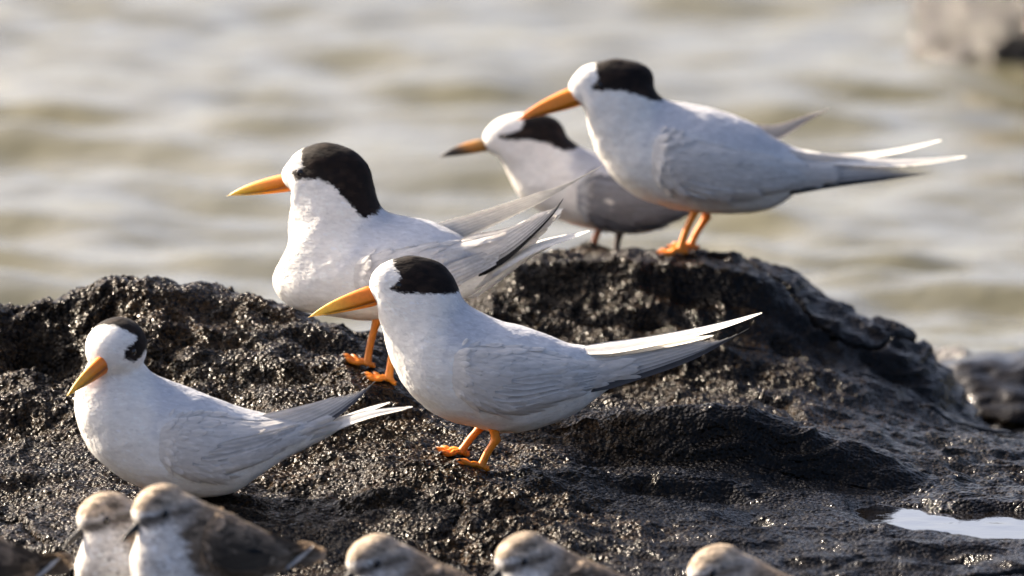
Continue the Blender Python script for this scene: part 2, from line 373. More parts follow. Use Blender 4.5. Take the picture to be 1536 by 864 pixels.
# boulders
def boulder(label, c, rad, seed, wet, glint_cut=9.0):
    bm = bmesh.new(); bmesh.ops.create_icosphere(bm, subdivisions=6, radius=1.0)
    me = bpy.data.meshes.new('boulder'); bm.to_mesh(me); bm.free()
    V = verts_of(me); k = 1.0 if glint_cut < 5 else .35
    r = 1+0.16*fbm(V*1.3+seed, 3, seed)+0.06*k*fbm(V*5+seed, 3, seed+9)
    r -= 0.07*k*np.clip(0.5-cells(V*6+seed, seed), 0, 1); r += 0.02*k*vnoise(V*28, seed)
    V = V*r[:, None]; h = np.array([-.60, -.42, .68]); hd = V@h+.05*fbm(V*4, 3, seed+3); V = V-h*np.clip(hd-glint_cut, 0, 9)[:, None]*.85  # side cut flat across the sun-to-camera half direction, shaped to raise a glint
    V = V*np.array(rad)
    me.vertices.foreach_set('co', V.astype(np.float32).ravel()); me.update()
    me.polygons.foreach_set('use_smooth', np.full(len(me.polygons), True))
    a = me.attributes.new('wet', 'FLOAT', 'POINT'); a.data.foreach_set('value', np.full(len(V), wet, np.float32))
    o = obj('boulder', me, M_WASHED if glint_cut < 5 else M_SMOOTH); o.location = c; tag(o, label, 'boulder', 'boulders at the edge of the sea')
    return o
p = at_y(1500, 75, 2.75)
boulder('sunlit brown boulder alone out in the open water', (p[0]+.03, 2.75, SEA_Z+0.0), (.11, .14, .13), 3, 0.3, .74)
boulder('dark smooth rounded boulder beside the foot of the rock hump', tuple(at_y(1540, 640, 0.68)), (.080, .09, .044), 8, 1.0)
boulder('small wet glinting boulder behind the dark smooth boulder', tuple(at_y(1428, 592, 0.80)), (.028, .04, .030), 15, 0.5, .62)

# ------------------------------------------------------------------ birds
WHITE = np.array([.83, .808, .765]); GREY = np.array([.68, .655, .625]); BLACK = np.array([.0085, .0052, .004])
ORANGE = np.array([.82, .25, .012]); YELLOW = np.array([.85, .50, .05])

class Bird:
    def __init__(s, name, label, cat, group, Y, yaw, px0, foot_py):
        s.psi = R(yaw); s.e1 = np.array([math.cos(s.psi), math.sin(s.psi), 0])
        s.n = np.array([-math.sin(s.psi), math.cos(s.psi), 0])       # away from the camera
        p = at_y(px0, foot_py, Y)
        s.org = np.array([p[0], Y, rock_h(p[0], Y)])
        s.root = bpy.data.objects.new(name, None); COL.objects.link(s.root)
        s.root.location = s.org; s.root.rotation_euler = (0, 0, s.psi); s.root.empty_display_size = 0.03
        tag(s.root, label, cat, group)
    def L(s, px, py, lat=0.0):
        """photo pixel -> local point in the bird's sagittal plane shifted lat metres (negative = near side)"""
        p0 = s.org+s.n*lat; p = at_plane(px, py, p0, s.n)-s.org
        return np.array([p@s.e1, lat, p[2]])
    def L2(s, pts): return np.array([s.L(a, b)[[0, 2]] for a, b in pts])
    def world(s, q): return s.org+s.e1*q[0]+s.n*q[1]+np.array([0, 0, q[2]])
    def ground(s, a, lat):
        q = s.world(np.array([a, lat, 0])); return rock_h(q[0], q[1])-s.org[2]

    # body: one continuous skin from traced sections + a head volume
    def body(s, sections, heads, colour_fn, voxel=0.0011, name='body', expo=2.15):
        rows = []
        for (t, b, wd) in sections:
            T, B = s.L(*t), s.L(*b); rows.append(np.concatenate([T, B, [wd*0.001]]))
        rows = crom(rows, 90); nv = 44
        th = np.linspace(0, 2*math.pi, nv, endpoint=False)
        ct, st = np.cos(th), np.sin(th)
        ce = np.sign(ct)*np.abs(ct)**(2/expo); se = np.sign(st)*np.abs(st)**(2/expo)
        V = []
        for r in rows:
            T, B, wd = r[:3], r[3:6], max(r[6], .0005); C = (T+B)/2; U = (T-B)/2
            ring = C+ce[:, None]*U+(se*wd*(1-0.12*ct))[:, None]*np.array([0, 1.0, 0]); V.append(ring)
        V = np.array(V).reshape(-1, 3); F = grid_faces(90, nv, True)
        bm = bmesh.new(); bv = [bm.verts.new(v) for v in V]
        for f in F: bm.faces.new([bv[i] for i in f])
        bm.faces.new(bv[:nv][::-1]); bm.faces.new(bv[-nv:])
        bmesh.ops.recalc_face_normals(bm, faces=bm.faces)
        for (c, f, up, ax) in heads:
            f = Vector(f).normalized(); up = Vector(up); sd = f.cross(up).normalized(); up = sd.cross(f)
            M = Matrix((f*ax[0], sd*ax[1], up*ax[2])).transposed().to_4x4(); M.translation = Vector(c)
            bmesh.ops.create_uvsphere(bm, u_segments=40, v_segments=28, radius=1.0, matrix=M)
        me = bpy.data.meshes.new('tmp'); bm.to_mesh(me); bm.free()
        o = bpy.data.objects.new('tmp', me); COL.objects.link(o)
        m = o.modifiers.new('r', 'REMESH'); m.mode = 'VOXEL'; m.voxel_size = voxel; m.use_smooth_shade = True
        m2 = o.modifiers.new('s', 'SMOOTH'); m2.factor = 0.5; m2.iterations = 14
        dg = bpy.context.evaluated_depsgraph_get(); dg.update()
        out = bpy.data.meshes.new_from_object(o.evaluated_get(dg)); bpy.data.objects.remove(o); out.name = name
        V = verts_of(out); N = normals_of(out)
        V = V+N*(0.0005*fbm(V*np.array([70, 100, 100]), 2, 3)+0.00012*vnoise(V*np.array([240, 480, 480]), 8))[:, None]
        out.vertices.foreach_set('co', V.astype(np.float32).ravel()); out.update()
        out.polygons.foreach_set('use_smooth', np.full(len(out.polygons), True))
        s.colour = colour_fn
        set_col(out, colour_fn(V))
        s.body_ob = obj(name, out, M_BODY, s.root); s.me = out
        s.bvh = BVHTree.FromPolygons([tuple(v) for v in V], [tuple(p.vertices) for p in out.polygons])
        s.fv = [p.vertices[0] for p in out.polygons]; s.fn = [tuple(p.normal) for p in out.polygons]
        return s.body_ob
    def lat_hit(s, a, z, side):
        h = s.bvh.ray_cast(Vector((a, side*0.2, z)), Vector((0, -side, 0)))
        return None if h[0] is None else h[0].y

    def tufts(s, n, ln, wd, jit, lift=0.00016, seed=1):
        r = np.random.default_rng(seed); V = verts_of(s.me); N = normals_of(s.me)
        idx = r.integers(0, len(V), n); P = V[idx]; Nn = N[idx]
        flow = np.tile(np.array([1.0, 0, -0.25]), (n, 1))+r.normal(0, .16, (n, 3))
        D = flow-(flow*Nn).sum(1)[:, None]*Nn; D /= np.linalg.norm(D, axis=1)[:, None]+1e-9
        S = np.cross(Nn, D); l = (ln*r.uniform(.6, 1.3, n))[:, None]; w_ = (wd*r.uniform(.7, 1.2, n))[:, None]
        rt = P-Nn*0.0004; m1 = P+D*l*.55+Nn*lift*.9; tp = P+D*l+Nn*lift*1.0
        # follow the skin: pull the tip back to the surface where it bends away
        VV = np.stack([rt-S*w_*.25, rt+S*w_*.25, m1+S*w_*.5, m1-S*w_*.5, tp+S*w_*.08, tp-S*w_*.08], 1)
        for k in range(2, 6):
            for i in range(n):
                q = s.bvh.find_nearest(Vector(VV[i, k]))
                if q[0] is not None:
                    nn = q[1] if q[1].dot(Vector(Nn[i])) > 0 else -q[1]
                    VV[i, k] = np.array(q[0])+np.array(nn)*lift*(0.7 if k < 4 else 1.1)
        b = np.arange(n)*6
        F = np.concatenate([np.stack([b+3, b+2, b+1, b], 1), np.stack([b+5, b+4, b+2, b+3], 1)])
        me = mesh_np('plumage', VV.reshape(-1, 3), F)
        C = s.colour(P+D*l*.6)*(1+r.normal(0, jit, n))[:, None]
        set_col(me, np.repeat(np.clip(C, 0.004, .86), 6, axis=0))
        e1_, e2_ = VV[:, 2]-VV[:, 3], VV[:, 4]-VV[:, 0]; PN = np.cross(e2_, e1_); PN /= np.linalg.norm(PN, axis=1)[:, None]+1e-9; PN *= np.sign((PN*Nn).sum(1))[:, None]
        nn = []
        for v in VV.reshape(-1, 3):
            q = s.bvh.find_nearest(Vector(v)); nn.append(q[2])
        me.normals_split_custom_set_from_vertices([tuple(.84*N[s.fv[i]]+.16*pn) for i, pn in zip(nn, np.repeat(PN, 6, axis=0))])
        obj('plumage', me, M_BODY, s.root, 'stuff')

    # folded wing: shell over the flank + covert feathers + flight feathers
    def wing(s, stations, tipU, tipL, side, nprim, col, coldark, tip_lat=.004, seed=0, jit=.03, edge=1.05, spots=(), root_lat=None, sec_n=5, fs=1.0, cw=1.0, ts=1.0):
        r = np.random.default_rng(seed+5)
        st = crom([list(u)+list(l) for u, l in stations], 54); nu, nv = 54, 22
        A = np.zeros((nu, nv)); Zz = np.zeros((nu, nv)); Lt = np.full((nu, nv), np.nan)
        for i in range(nu):
            U, Lo = s.L(st[i, 0], st[i, 1]), s.L(st[i, 2], st[i, 3])
            for j in range(nv):
                v = j/(nv-1); q = U*(1-v)+Lo*v; A[i, j] = q[0]; Zz[i, j] = q[2]
                h = s.lat_hit(q[0], q[2], side)
                if h is not None: Lt[i, j] = h*side
        for j in range(nv):
            ok = ~np.isnan(Lt[:, j]); 
            if ok.sum() < 2: Lt[:, j] = .008; continue
            ii = np.arange(nu); last = ii[ok][-1]
            Lt[:, j] = np.interp(ii, ii[ok], Lt[ok, j])
            if last < nu-1:
                k = np.arange(last, nu); Lt[last:, j] = Lt[last, j]+(0.006-Lt[last, j])*sstep(0, 1, (k-last)/max(nu-1-last, 1)*0.8)
        Lt = np.maximum(Lt, .004)
        for _ in range(6):
            Pd = np.pad(Lt, 1, 'edge'); Lt = (Pd[1:-1, 1:-1]*2+Pd[:-2, 1:-1]+Pd[2:, 1:-1]+Pd[1:-1, :-2]+Pd[1:-1, 2:])/6
        uu, vv = np.meshgrid(np.linspace(0, 1, nu), np.linspace(0, 1, nv), indexing='ij')
        th = ts*0.0040*np.clip(np.sin(math.pi*np.clip(vv, 0.0, 1)), 0, 1)**.38*sstep(0.0, .42, uu)
        th = th-0.0016*(1-np.clip(np.minimum(np.minimum(vv*7, (1-vv)*14), 1), 0, 1))-0.0036*(1-np.clip(uu*3.6, 0, 1))
        th = th-0.0030*sstep(.80, 1.0, uu)
        Yl = side*(Lt+th+0.0006)
        P = np.stack([A, Yl, Zz], -1); Pin = np.stack([A, side*(Lt-0.0025), Zz], -1)
        V = np.concatenate([P.reshape(-1, 3), Pin.reshape(-1, 3)])
        F = grid_faces(nu, nv); n0 = nu*nv
        F = F[:, ::-1] if side < 0 else F
        F2 = F[:, ::-1]+n0
        rim = [i*nv for i in range(nu)]+[(nu-1)*nv+j for j in range(1, nv)]+[i*nv+nv-1 for i in range(nu-2, -1, -1)]+[j for j in range(nv-2, 0, -1)]
        rimF = np.array([[a, b, b+n0, a+n0] for a, b in zip(rim, rim[1:]+rim[:1])])
        me = mesh_np('wing', V, np.concatenate([F, F2, rimF]))
        base = np.asarray(col)
        C = np.tile(base, (len(V), 1))*(1+0.05*fbm(V*160, 2, seed))[:, None]
        bl = (1-sstep(.03, .24, np.concatenate([uu.ravel(), uu.ravel()])))[:, None]*.8; C = C*(1-bl)+s.colour(V)*bl
        set_col(me, C); wo = obj('wing', me, M_FEATH, s.root)
        # coverts
        dU = np.gradient(P, axis=0); dU /= np.linalg.norm(dU, axis=-1)[..., None]+1e-9
        dV = np.gradient(P, axis=1); dV /= np.linalg.norm(dV, axis=-1)[..., None]+1e-9
        Nn = np.cross(dU, dV); Nn /= np.linalg.norm(Nn, axis=-1)[..., None]+1e-9
        Nn *= np.where(Nn[..., 1:2]*side < 0, -1, 1)
        VV = []; CC = []; FF = []; nr = 17; nc = 14
        for iu in range(nr):
            for iv in range(nc):
                u = np.clip((iu+.3+r.uniform(-.22, .22)+(iv % 2)*.5)/nr, 0.02, .97)*(nu-1); v = np.clip((iv+.5+r.uniform(-.2, .2))/nc, .04, .96)*(nv-1)
                if u < .13*(nu-1): continue
                i, j = int(u), int(v); p, d, nn, e = P[i, j], dU[i, j], Nn[i, j], dV[i, j]
                ln = (.009+.019*u/(nu-1))*r.uniform(.85, 1.15); wd = .0046*cw*r.uniform(.85, 1.15)
                bl = (1-sstep(.03, .24, u/(nu-1)))*.8; cc = (base*(1-bl)+s.colour(p[None])[0]*bl)*(1+r.normal(0, jit)); b = len(VV)
                d = d+e*r.normal(0, .07)
                prof = [(0, .3), (.35, .9), (.7, 1), (.9, .66), (1.0, .12)]
                for k, (t, ww) in enumerate(prof):
                    c = p+d*ln*t+nn*(-.0004+.00045*t)
                    # sink with the shell beyond the feather root
                    i2 = min(nu-1, i+int(ln*t/max(np.linalg.norm(P[min(i+1, nu-1), j]-P[i, j]), 1e-5))); c = c+np.array([0, (P[i2, j, 1]-p[1]-d[1]*ln*t), 0]) if i2 > i else c
                    VV += [c-e*wd*ww*.5-nn*.0003, c+nn*.0003, c+e*wd*ww*.5-nn*.0003]
                    sh = 1 if k < 3 else edge
                    CC += [cc*edge if k > 0 else cc, cc*sh*.97, cc*edge if k > 0 else cc]
                for k in range(4):
                    o_ = b+k*3; FF += [[o_, o_+1, o_+4, o_+3], [o_+1, o_+2, o_+5, o_+4]]
        mc = mesh_np('coverts', np.array(VV), np.array(FF)); CC = np.array(CC)
        for (sx, sy, sr) in spots:
            q = s.L(sx, sy); dd = np.linalg.norm(np.array(VV)[:, [0, 2]]-q[[0, 2]], axis=1); CC[dd < sr] = WHITE
        set_col(mc, np.clip(CC, .01, .86)); obj('coverts', mc, M_FEATH, wo, 'stuff')
        # secondaries: long feathers laid along the lower half of the wing
        for k in range(sec_n):
            v = .93-.085*k; us = np.linspace(.34+.045*k, .985, 16)*(nu-1); pts = []; la = []
            for u in us:
                i = min(int(u), nu-2); f = u-i; rw = st[i]*(1-f)+st[i+1]*f; pts.append((rw[0]*(1-v)+rw[2]*v, rw[1]*(1-v)+rw[3]*v))
                j = int(v*(nv-1)); la.append(side*(abs(P[i, j, 1])+.0009-.00012*k))
            s.feather('secondary_feather', pts, .0058*fs, la, np.asarray(col)*(.62+.07*k), np.asarray(col)*1.06, wo, roll=R(14)*(-side), tipsharp=.3)
        # flight feathers
        Uc = crom(tipU, 40); Lc = crom(tipL, 40)
        rl = Lt[-1].mean() if root_lat is None else root_lat
        for k in range(nprim):
            te = 1-0.058*k-0.02*r.uniform(); v = (k+.35)/nprim
            ts = np.linspace(0, te, 16); pts = []
            for t in ts:
                x = t*39; i = min(int(x), 38); f = x-i
                u_ = Uc[i]*(1-f)+Uc[i+1]*f; l_ = Lc[i]*(1-f)+Lc[i+1]*f
                q = l_*(1-v)+u_*v; pts.append((q[0], q[1], np.linalg.norm(u_-l_)))
            gap = np.array([p_[2] for p_ in pts])*0.00039
            wd = np.clip(gap/nprim*3.0, .0028, .013)
            lat = [side*((rl+.0022)*(1-t)+tip_lat*t-.00035*k) for t in np.linspace(0, 1, 16)]
            dk_ = max(0, 1-k/(nprim*.5))**1.4; cc = np.asarray(coldark)*dk_+np.asarray(col)*(1-dk_)
            s.feather('primary_feather', [(p_[0], p_[1]) for p_ in pts], wd, lat, cc, cc*1.3*dk_+np.asarray(col)*1.15*(1-dk_), wo, roll=R(18)*(-side))
        return wo

    def feather(s, name, pts, wd, lat, col, col_edge, parent=None, roll=0.0, n=16, tipsharp=0.55, thick=0.0004):
        pts = crom(pts, n) if len(pts) != n else np.array(pts, float)
        lat = np.interp(np.linspace(0, 1, n), np.linspace(0, 1, len(lat)), lat)
        C = np.array([s.L(p_[0], p_[1], la) for p_, la in zip(pts, lat)])
        T = np.gradient(C, axis=0); T /= np.linalg.norm(T, axis=1)[:, None]+1e-9
        lt = np.array([0, 1.0, 0]); W = np.cross(T, lt); W /= np.linalg.norm(W, axis=1)[:, None]+1e-9
        Wv = math.cos(roll)*W+math.sin(roll)*lt; Nn = np.cross(T, Wv)
        t = np.linspace(0, 1, n); wd = np.interp(t, np.linspace(0, 1, np.size(wd)), np.atleast_1d(wd))
        prof = np.clip(1-t, 0, 1)**tipsharp; prof = np.minimum(prof, 0.30+3.0*t); prof[-1] = 0.05
        h = (wd*prof*.5)[:, None]
        rows = []
        for a, bulge in ((-1, -.0006), (-.5, 0), (0, .0003), (.5, 0), (1, -.0006)): rows.append(C+Wv*h*a+Nn*bulge*(h/.004))
        top = np.stack(rows, 1); bot = top-Nn[:, None, :]*thick
        bot[:, 0] = top[:, 0]-Nn*thick*.3; bot[:, 4] = top[:, 4]-Nn*thick*.3
        V = np.concatenate([top.reshape(-1, 3), bot.reshape(-1, 3)]); F = grid_faces(n, 5); n0 = n*5
        rim = [i*5 for i in range(n)]+[(n-1)*5+j for j in range(1, 5)]+[i*5+4 for i in range(n-2, -1, -1)]+[j for j in range(3, 0, -1)]
        rf = np.array([[a, b, b+n0, a+n0] for a, b in zip(rim, rim[1:]+rim[:1])])
        me = mesh_np(name, V, np.concatenate([F[:, ::-1], F+n0, rf]))
        col = np.asarray(col); ce = np.asarray(col_edge)
        row = np.stack([ce, col*.5+ce*.5, col*.82, col, col*.8+ce*.2]); C5 = np.tile(row, (n, 1))*(0.95+0.1*np.random.default_rng(len(V)).uniform(size=(n*5, 1)))
        set_col(me, np.clip(np.concatenate([C5, C5]), .01, .86))
        return obj(name, me, M_FEATH, parent or s.root)

    # bill from culmen base / gape / lower base / tip (all local 3-D points), half width in metres
    def bill(s, cul, gape, low, tip, hw, cols, lateral=(0, 1, 0), arch=.0014, open_=.0003):
        cul, gape, low, tip = map(np.array, (cul, gape, low, tip)); lt = np.array(lateral, float); n = 22; m = 14
        ax = tip-gape; upd = cul-low; upd = upd/np.linalg.norm(upd)
        for nm, e0, sg in (('upper_mandible', cul, 1), ('lower_mandible', low, -1)):
            V = []; C = []
            for i in range(n):
                t = i/(n-1)
                mid = gape+ax*(0.0 if i == 0 else t) ; mid = mid-upd*0.0008*math.sin(math.pi*t)
                edge = e0*(1-t)+tip*t+upd*sg*(arch if sg > 0 else arch*.35)*math.sin(math.pi*min(t*1.05, 1))**.8
                if sg > 0: edge = edge+upd*0.0006*math.sin(math.pi*t*t)
                b0 = mid+upd*sg*open_*.5
                w_ = hw*(1-t)**.8*(1.0)+.00015
                for k in range(m):
                    a = math.pi*k/(m-1)
                    V.append(b0+(edge-b0)*math.sin(a)**.9+lt*w_*math.cos(a))
                    c = np.array([np.interp(t, [q[0] for q in cols], [q[1][j] for q in cols]) for j in range(3)]); C.append(c*(1.0 if sg > 0 else .93)*(.45+.55*min(1, 3.2*math.sin(a)) if t < .8 else 1))
            V = np.array(V); F = grid_faces(n, m, True)
            capA = np.array([[0, k, k+1, k+1] for k in range(1, m-1)])
            bm = bmesh.new(); bv = [bm.verts.new(v) for v in V]
            for f in F: bm.faces.new([bv[i] for i in f])
            bm.faces.new(bv[:m]); bm.faces.new(bv[-m:]); bmesh.ops.recalc_face_normals(bm, faces=bm.faces)
            me = bpy.data.meshes.new(nm); bm.to_mesh(me); bm.free()
            me.polygons.foreach_set('use_smooth', np.full(len(me.polygons), True)); set_col(me, C)
            obj(nm, me, M_BILL, s.root)
    def eye(s, p, rad, n=(0, 1, 0)):
        bm = bmesh.new(); bmesh.ops.create_uvsphere(bm, u_segments=20, v_segments=14, radius=rad)
        nv = Vector(n).normalized()
        for v in bm.verts:
            d = v.co.dot(nv); v.co -= nv*d*.45
        me = bpy.data.meshes.new('eye'); bm.to_mesh(me); bm.free()
        me.polygons.foreach_set('use_smooth', np.full(len(me.polygons), True))
        o = obj('eye', me, M_EYE, s.root); o.location = p
    def eyes(s, px, py, rad, sink=.3):
        q = s.L(px, py)
        for side in (-1, 1):
            h = s.lat_hit(q[0], q[2], side)
            if h is not None: s.eye((q[0], h-side*rad*sink, q[2]), rad)

    def tube(s, P, rad, m=10):
        P = np.array(P, float); T = np.gradient(P, axis=0); T /= np.linalg.norm(T, axis=1)[:, None]
        ref = np.array([0.02, 1, 0.03]); A = np.cross(T, ref); A /= np.linalg.norm(A, axis=1)[:, None]; B = np.cross(T, A)
        th = np.linspace(0, 2*math.pi, m, endpoint=False)
        V = P[:, None]+np.array(rad)[:, None, None]*(np.cos(th)[:, None]*A[:, None]+np.sin(th)[:, None]*B[:, None])
        return V.reshape(-1, 3), grid_faces(len(P), m, True)
    # leg: top pixel, ankle pixel (where the toes start), lateral offset
    def leg(s, top, ankle, lat, col, toe=.017, rad=.0019, yaw=0.0, scale_web=True, lat_foot=None):
        lf = lat if lat_foot is None else lat_foot
        K = s.L(*top, lat); A = s.L(*ankle, lf); gz = s.ground(A[0], A[1]); A[2] = gz+rad*1.0
        up = K+np.array([-.002, 0, .012]); n = 14
        pts = [up+(K-up)*t for t in np.linspace(0, 1, 5)[:-1]]+[K+(A-K)*t+np.array([-.0008*math.sin(math.pi*t), 0, 0]) for t in np.linspace(0, 1, 10)]
        rd = [rad*2.6, rad*2.2, rad*1.7, rad*1.4]+[rad*(1.15+.45*math.exp(-((t)/.13)**2)+.35*math.exp(-((t-1)/.12)**2)) for t in np.linspace(0, 1, 10)]
        V, F = s.tube(pts, rd); me = mesh_np('leg', V, F)
        V = verts_of(me); set_col(me, np.tile(col, (len(V), 1))*(1+.12*vnoise(V*900, 3))[:, None]); lo = obj('leg', me, M_LEG, s.root)
        # foot
        VV = []; FF = []; CC = []; tips = []
        def add(V_, F_, c):
            b = sum(len(v) for v in VV); VV.append(V_); FF.append(F_+b); CC.append(c)
        for ang, ln in ((-30, .86), (0, 1.0), (28, .92), (180, .34)):
            a = R(ang)+yaw; d = np.array([-math.cos(a), -math.sin(a), 0]); pl = []; rl = []
            for k, t in enumerate(np.linspace(0, 1, 10)):
                q = A+d*toe*ln*t; g = s.ground(q[0], q[1])
                zz = max(g, gz-.004)+rad*.75; zz = zz*min(t*3, 1)+A[2]*(1-min(t*3, 1)); q = np.array([q[0], q[1], zz+.0008*math.sin(t*9)])
                if k == 9: q[2] -= .0006
                pl.append(q); rl.append(rad*(1.0-.35*t+.16*math.cos(t*18.8)) if k < 8 else rad*(.45 if k == 8 else .08))
            V_, F_ = s.tube(pl, rl, 8); c = np.tile(col, (len(V_), 1)); c[-16:] = (.03, .02, .015); add(V_, F_, c)
            tips.append(pl)
        if scale_web:
            for i0, i1 in ((0, 1), (1, 2)):
                W = []
                for k in range(0, 8):
                    a, b = tips[i0][k], tips[i1][k]; m_ = (a+b)/2*(1-.07*(k/7)**2)+A*.07*(k/7)**2
                    W += [a, m_-np.array([0, 0, .0006]), b]
                W = np.array(W); add(W, grid_faces(8, 3), np.tile(np.asarray(col)*1.05, (len(W), 1)))
        me = mesh_np('foot', np.concatenate(VV), np.concatenate(FF)); set_col(me, np.concatenate(CC)); obj('foot', me, M_LEG, lo)

def tern_colour(b, cap, mantle, grey, cap3d=None):
    def f(V):
        q = V[:, [0, 2]]
        jag = .0005*vnoise(V*np.array([420, 300, 300]), 21)+.0003*vnoise(V*1100, 22)
        if cap3d is None: sd = poly_sd(q, cap)
        else:
            c, fw, up, pl = cap3d; d = V-c; sd = poly_sd(np.stack([d@fw, d@up], 1), pl); sd = np.where(np.linalg.norm(d, axis=1) > .033, 1.0, sd); jag = jag*.55
        k = 1-sstep(-.0007, .0010, sd+jag)
        C = np.tile(WHITE, (len(V), 1))*(1+.03*vnoise(V*70, 2))[:, None]
        if mantle is not None:
            g = 1-sstep(-.006, .006, poly_sd(q, mantle)+.002*vnoise(V*150, 6))
            C = C*(1-g[:, None])+np.asarray(grey)*g[:, None]
        bl = BLACK*(1+.5*vnoise(V*300, 9))[:, None]+np.array([.020, .012, .008])*np.clip(vnoise(V*np.array([150, 260, 260]), 19)-.15, 0, 1)[:, None]
        return C*(1-k[:, None])+bl*k[:, None]
    return f

def mantle_poly(b, stations, tops):
    up = [u for u, l in stations]; return b.L2(up+[(x, y-30) for x, y in tops[::-1]])

BILL_TERN = [(0, np.array([.70, .17, .008])), (.35, ORANGE), (.75, YELLOW), (.96, YELLOW), (1, np.array([.85, .72, .4]))]
GT = 'terns resting on the shore rock'

# ---- tern A: standing in front, profile
def tern_front():
    b = Bird('tern', 'white tern standing on two orange legs, its bill overlapping the tern behind it', 'tern', GT, 0.0, 0, 715, 705)
    sec = [((553,424),(563,446),3), ((560,408),(567,460),7), ((574,394),(568,474),10), ((600,386),(572,490),12.5), ((625,384),(575,503),14.5), ((655,394),(579,520),17),
           ((676,410),(585,538),20), ((688,433),(594,557),23.5), ((697,453),(607,578),26.5), ((718,468),(630,604),29.5), ((748,481),(662,625),31), ((780,489),(702,637),31.5),
           ((808,498),(748,648),29.5), ((832,507),(792,645),25), ((856,515),(836,632),19), ((885,520),(874,613),13), ((915,525),(905,590),8), ((940,530),(935,565),4)]
    hc = b.L(618, 424)
    st = [((664,527),(662,546)), ((680,512),(676,576)), ((705,509),(705,598)), ((740,509),(742,612)), ((780,514),(785,610)), ((820,522),(830,597)), ((860,533),(862,588)), ((905,533),(905,578))]
    cap = b.L2([(587,383),(592,398),(601,413),(594,422),(584,428),(591,433),(620,434),(651,436),(684,435),(692,433),(700,400),(660,360),(590,360)])
    man = mantle_poly(b, st, [(690,440),(748,481),(800,495),(840,508)])
    b.body(sec, [(hc, (-1, 0, -.12), (0, 0, 1), (.0235, .0128, .0150)), (b.L(590,428), (-1,0,-.3), (0,0,1), (.0150,.0095,.0115))], tern_colour(b, cap, man, (.60,.61,.64)))
    b.tufts(8500, .0050, .0019, .05)
    for sd in (-1, 1):
        b.wing(st, [(835,530),(905,530),(976,520),(1040,505),(1085,497),(1127,489)], [(835,595),(917,576),(964,562),(1011,546),(1060,527),(1127,491)], sd, 7, GREY, (.07,.07,.075), tip_lat=.006, seed=2+sd)
    for k, (pts, wd, l0, l1, rl) in enumerate([
        ([(835,528),(930,518),(1010,504),(1080,488),(1143,469)], .0125, -.004, -.010, 58), ([(835,526),(930,516),(1010,502),(1075,488),(1120,477)], .0115, .004, .010, 74),
        ([(840,532),(930,524),(1010,513),(1070,503)], .012, -.003, -.006, 60), ([(840,532),(930,524),(1010,512),(1060,504)], .012, .003, .006, -60),
        ([(840,536),(930,528),(1000,518),(1045,512)], .012, 0, 0, 70)]):
        b.feather('tail_feather', pts, wd, [l0, l1], WHITE*.98, WHITE, roll=R(rl))
    b.bill(b.L(551,429), b.L(579,446), b.L(562,459), b.L(462,476), .0048, BILL_TERN)
    b.eyes(598, 425, .0024)
    b.leg((722,640), (692,688), .013, ORANGE*.95, yaw=R(4)); b.leg((744,660), (722,710), -.013, ORANGE*.95, yaw=R(-6))
tern_front()

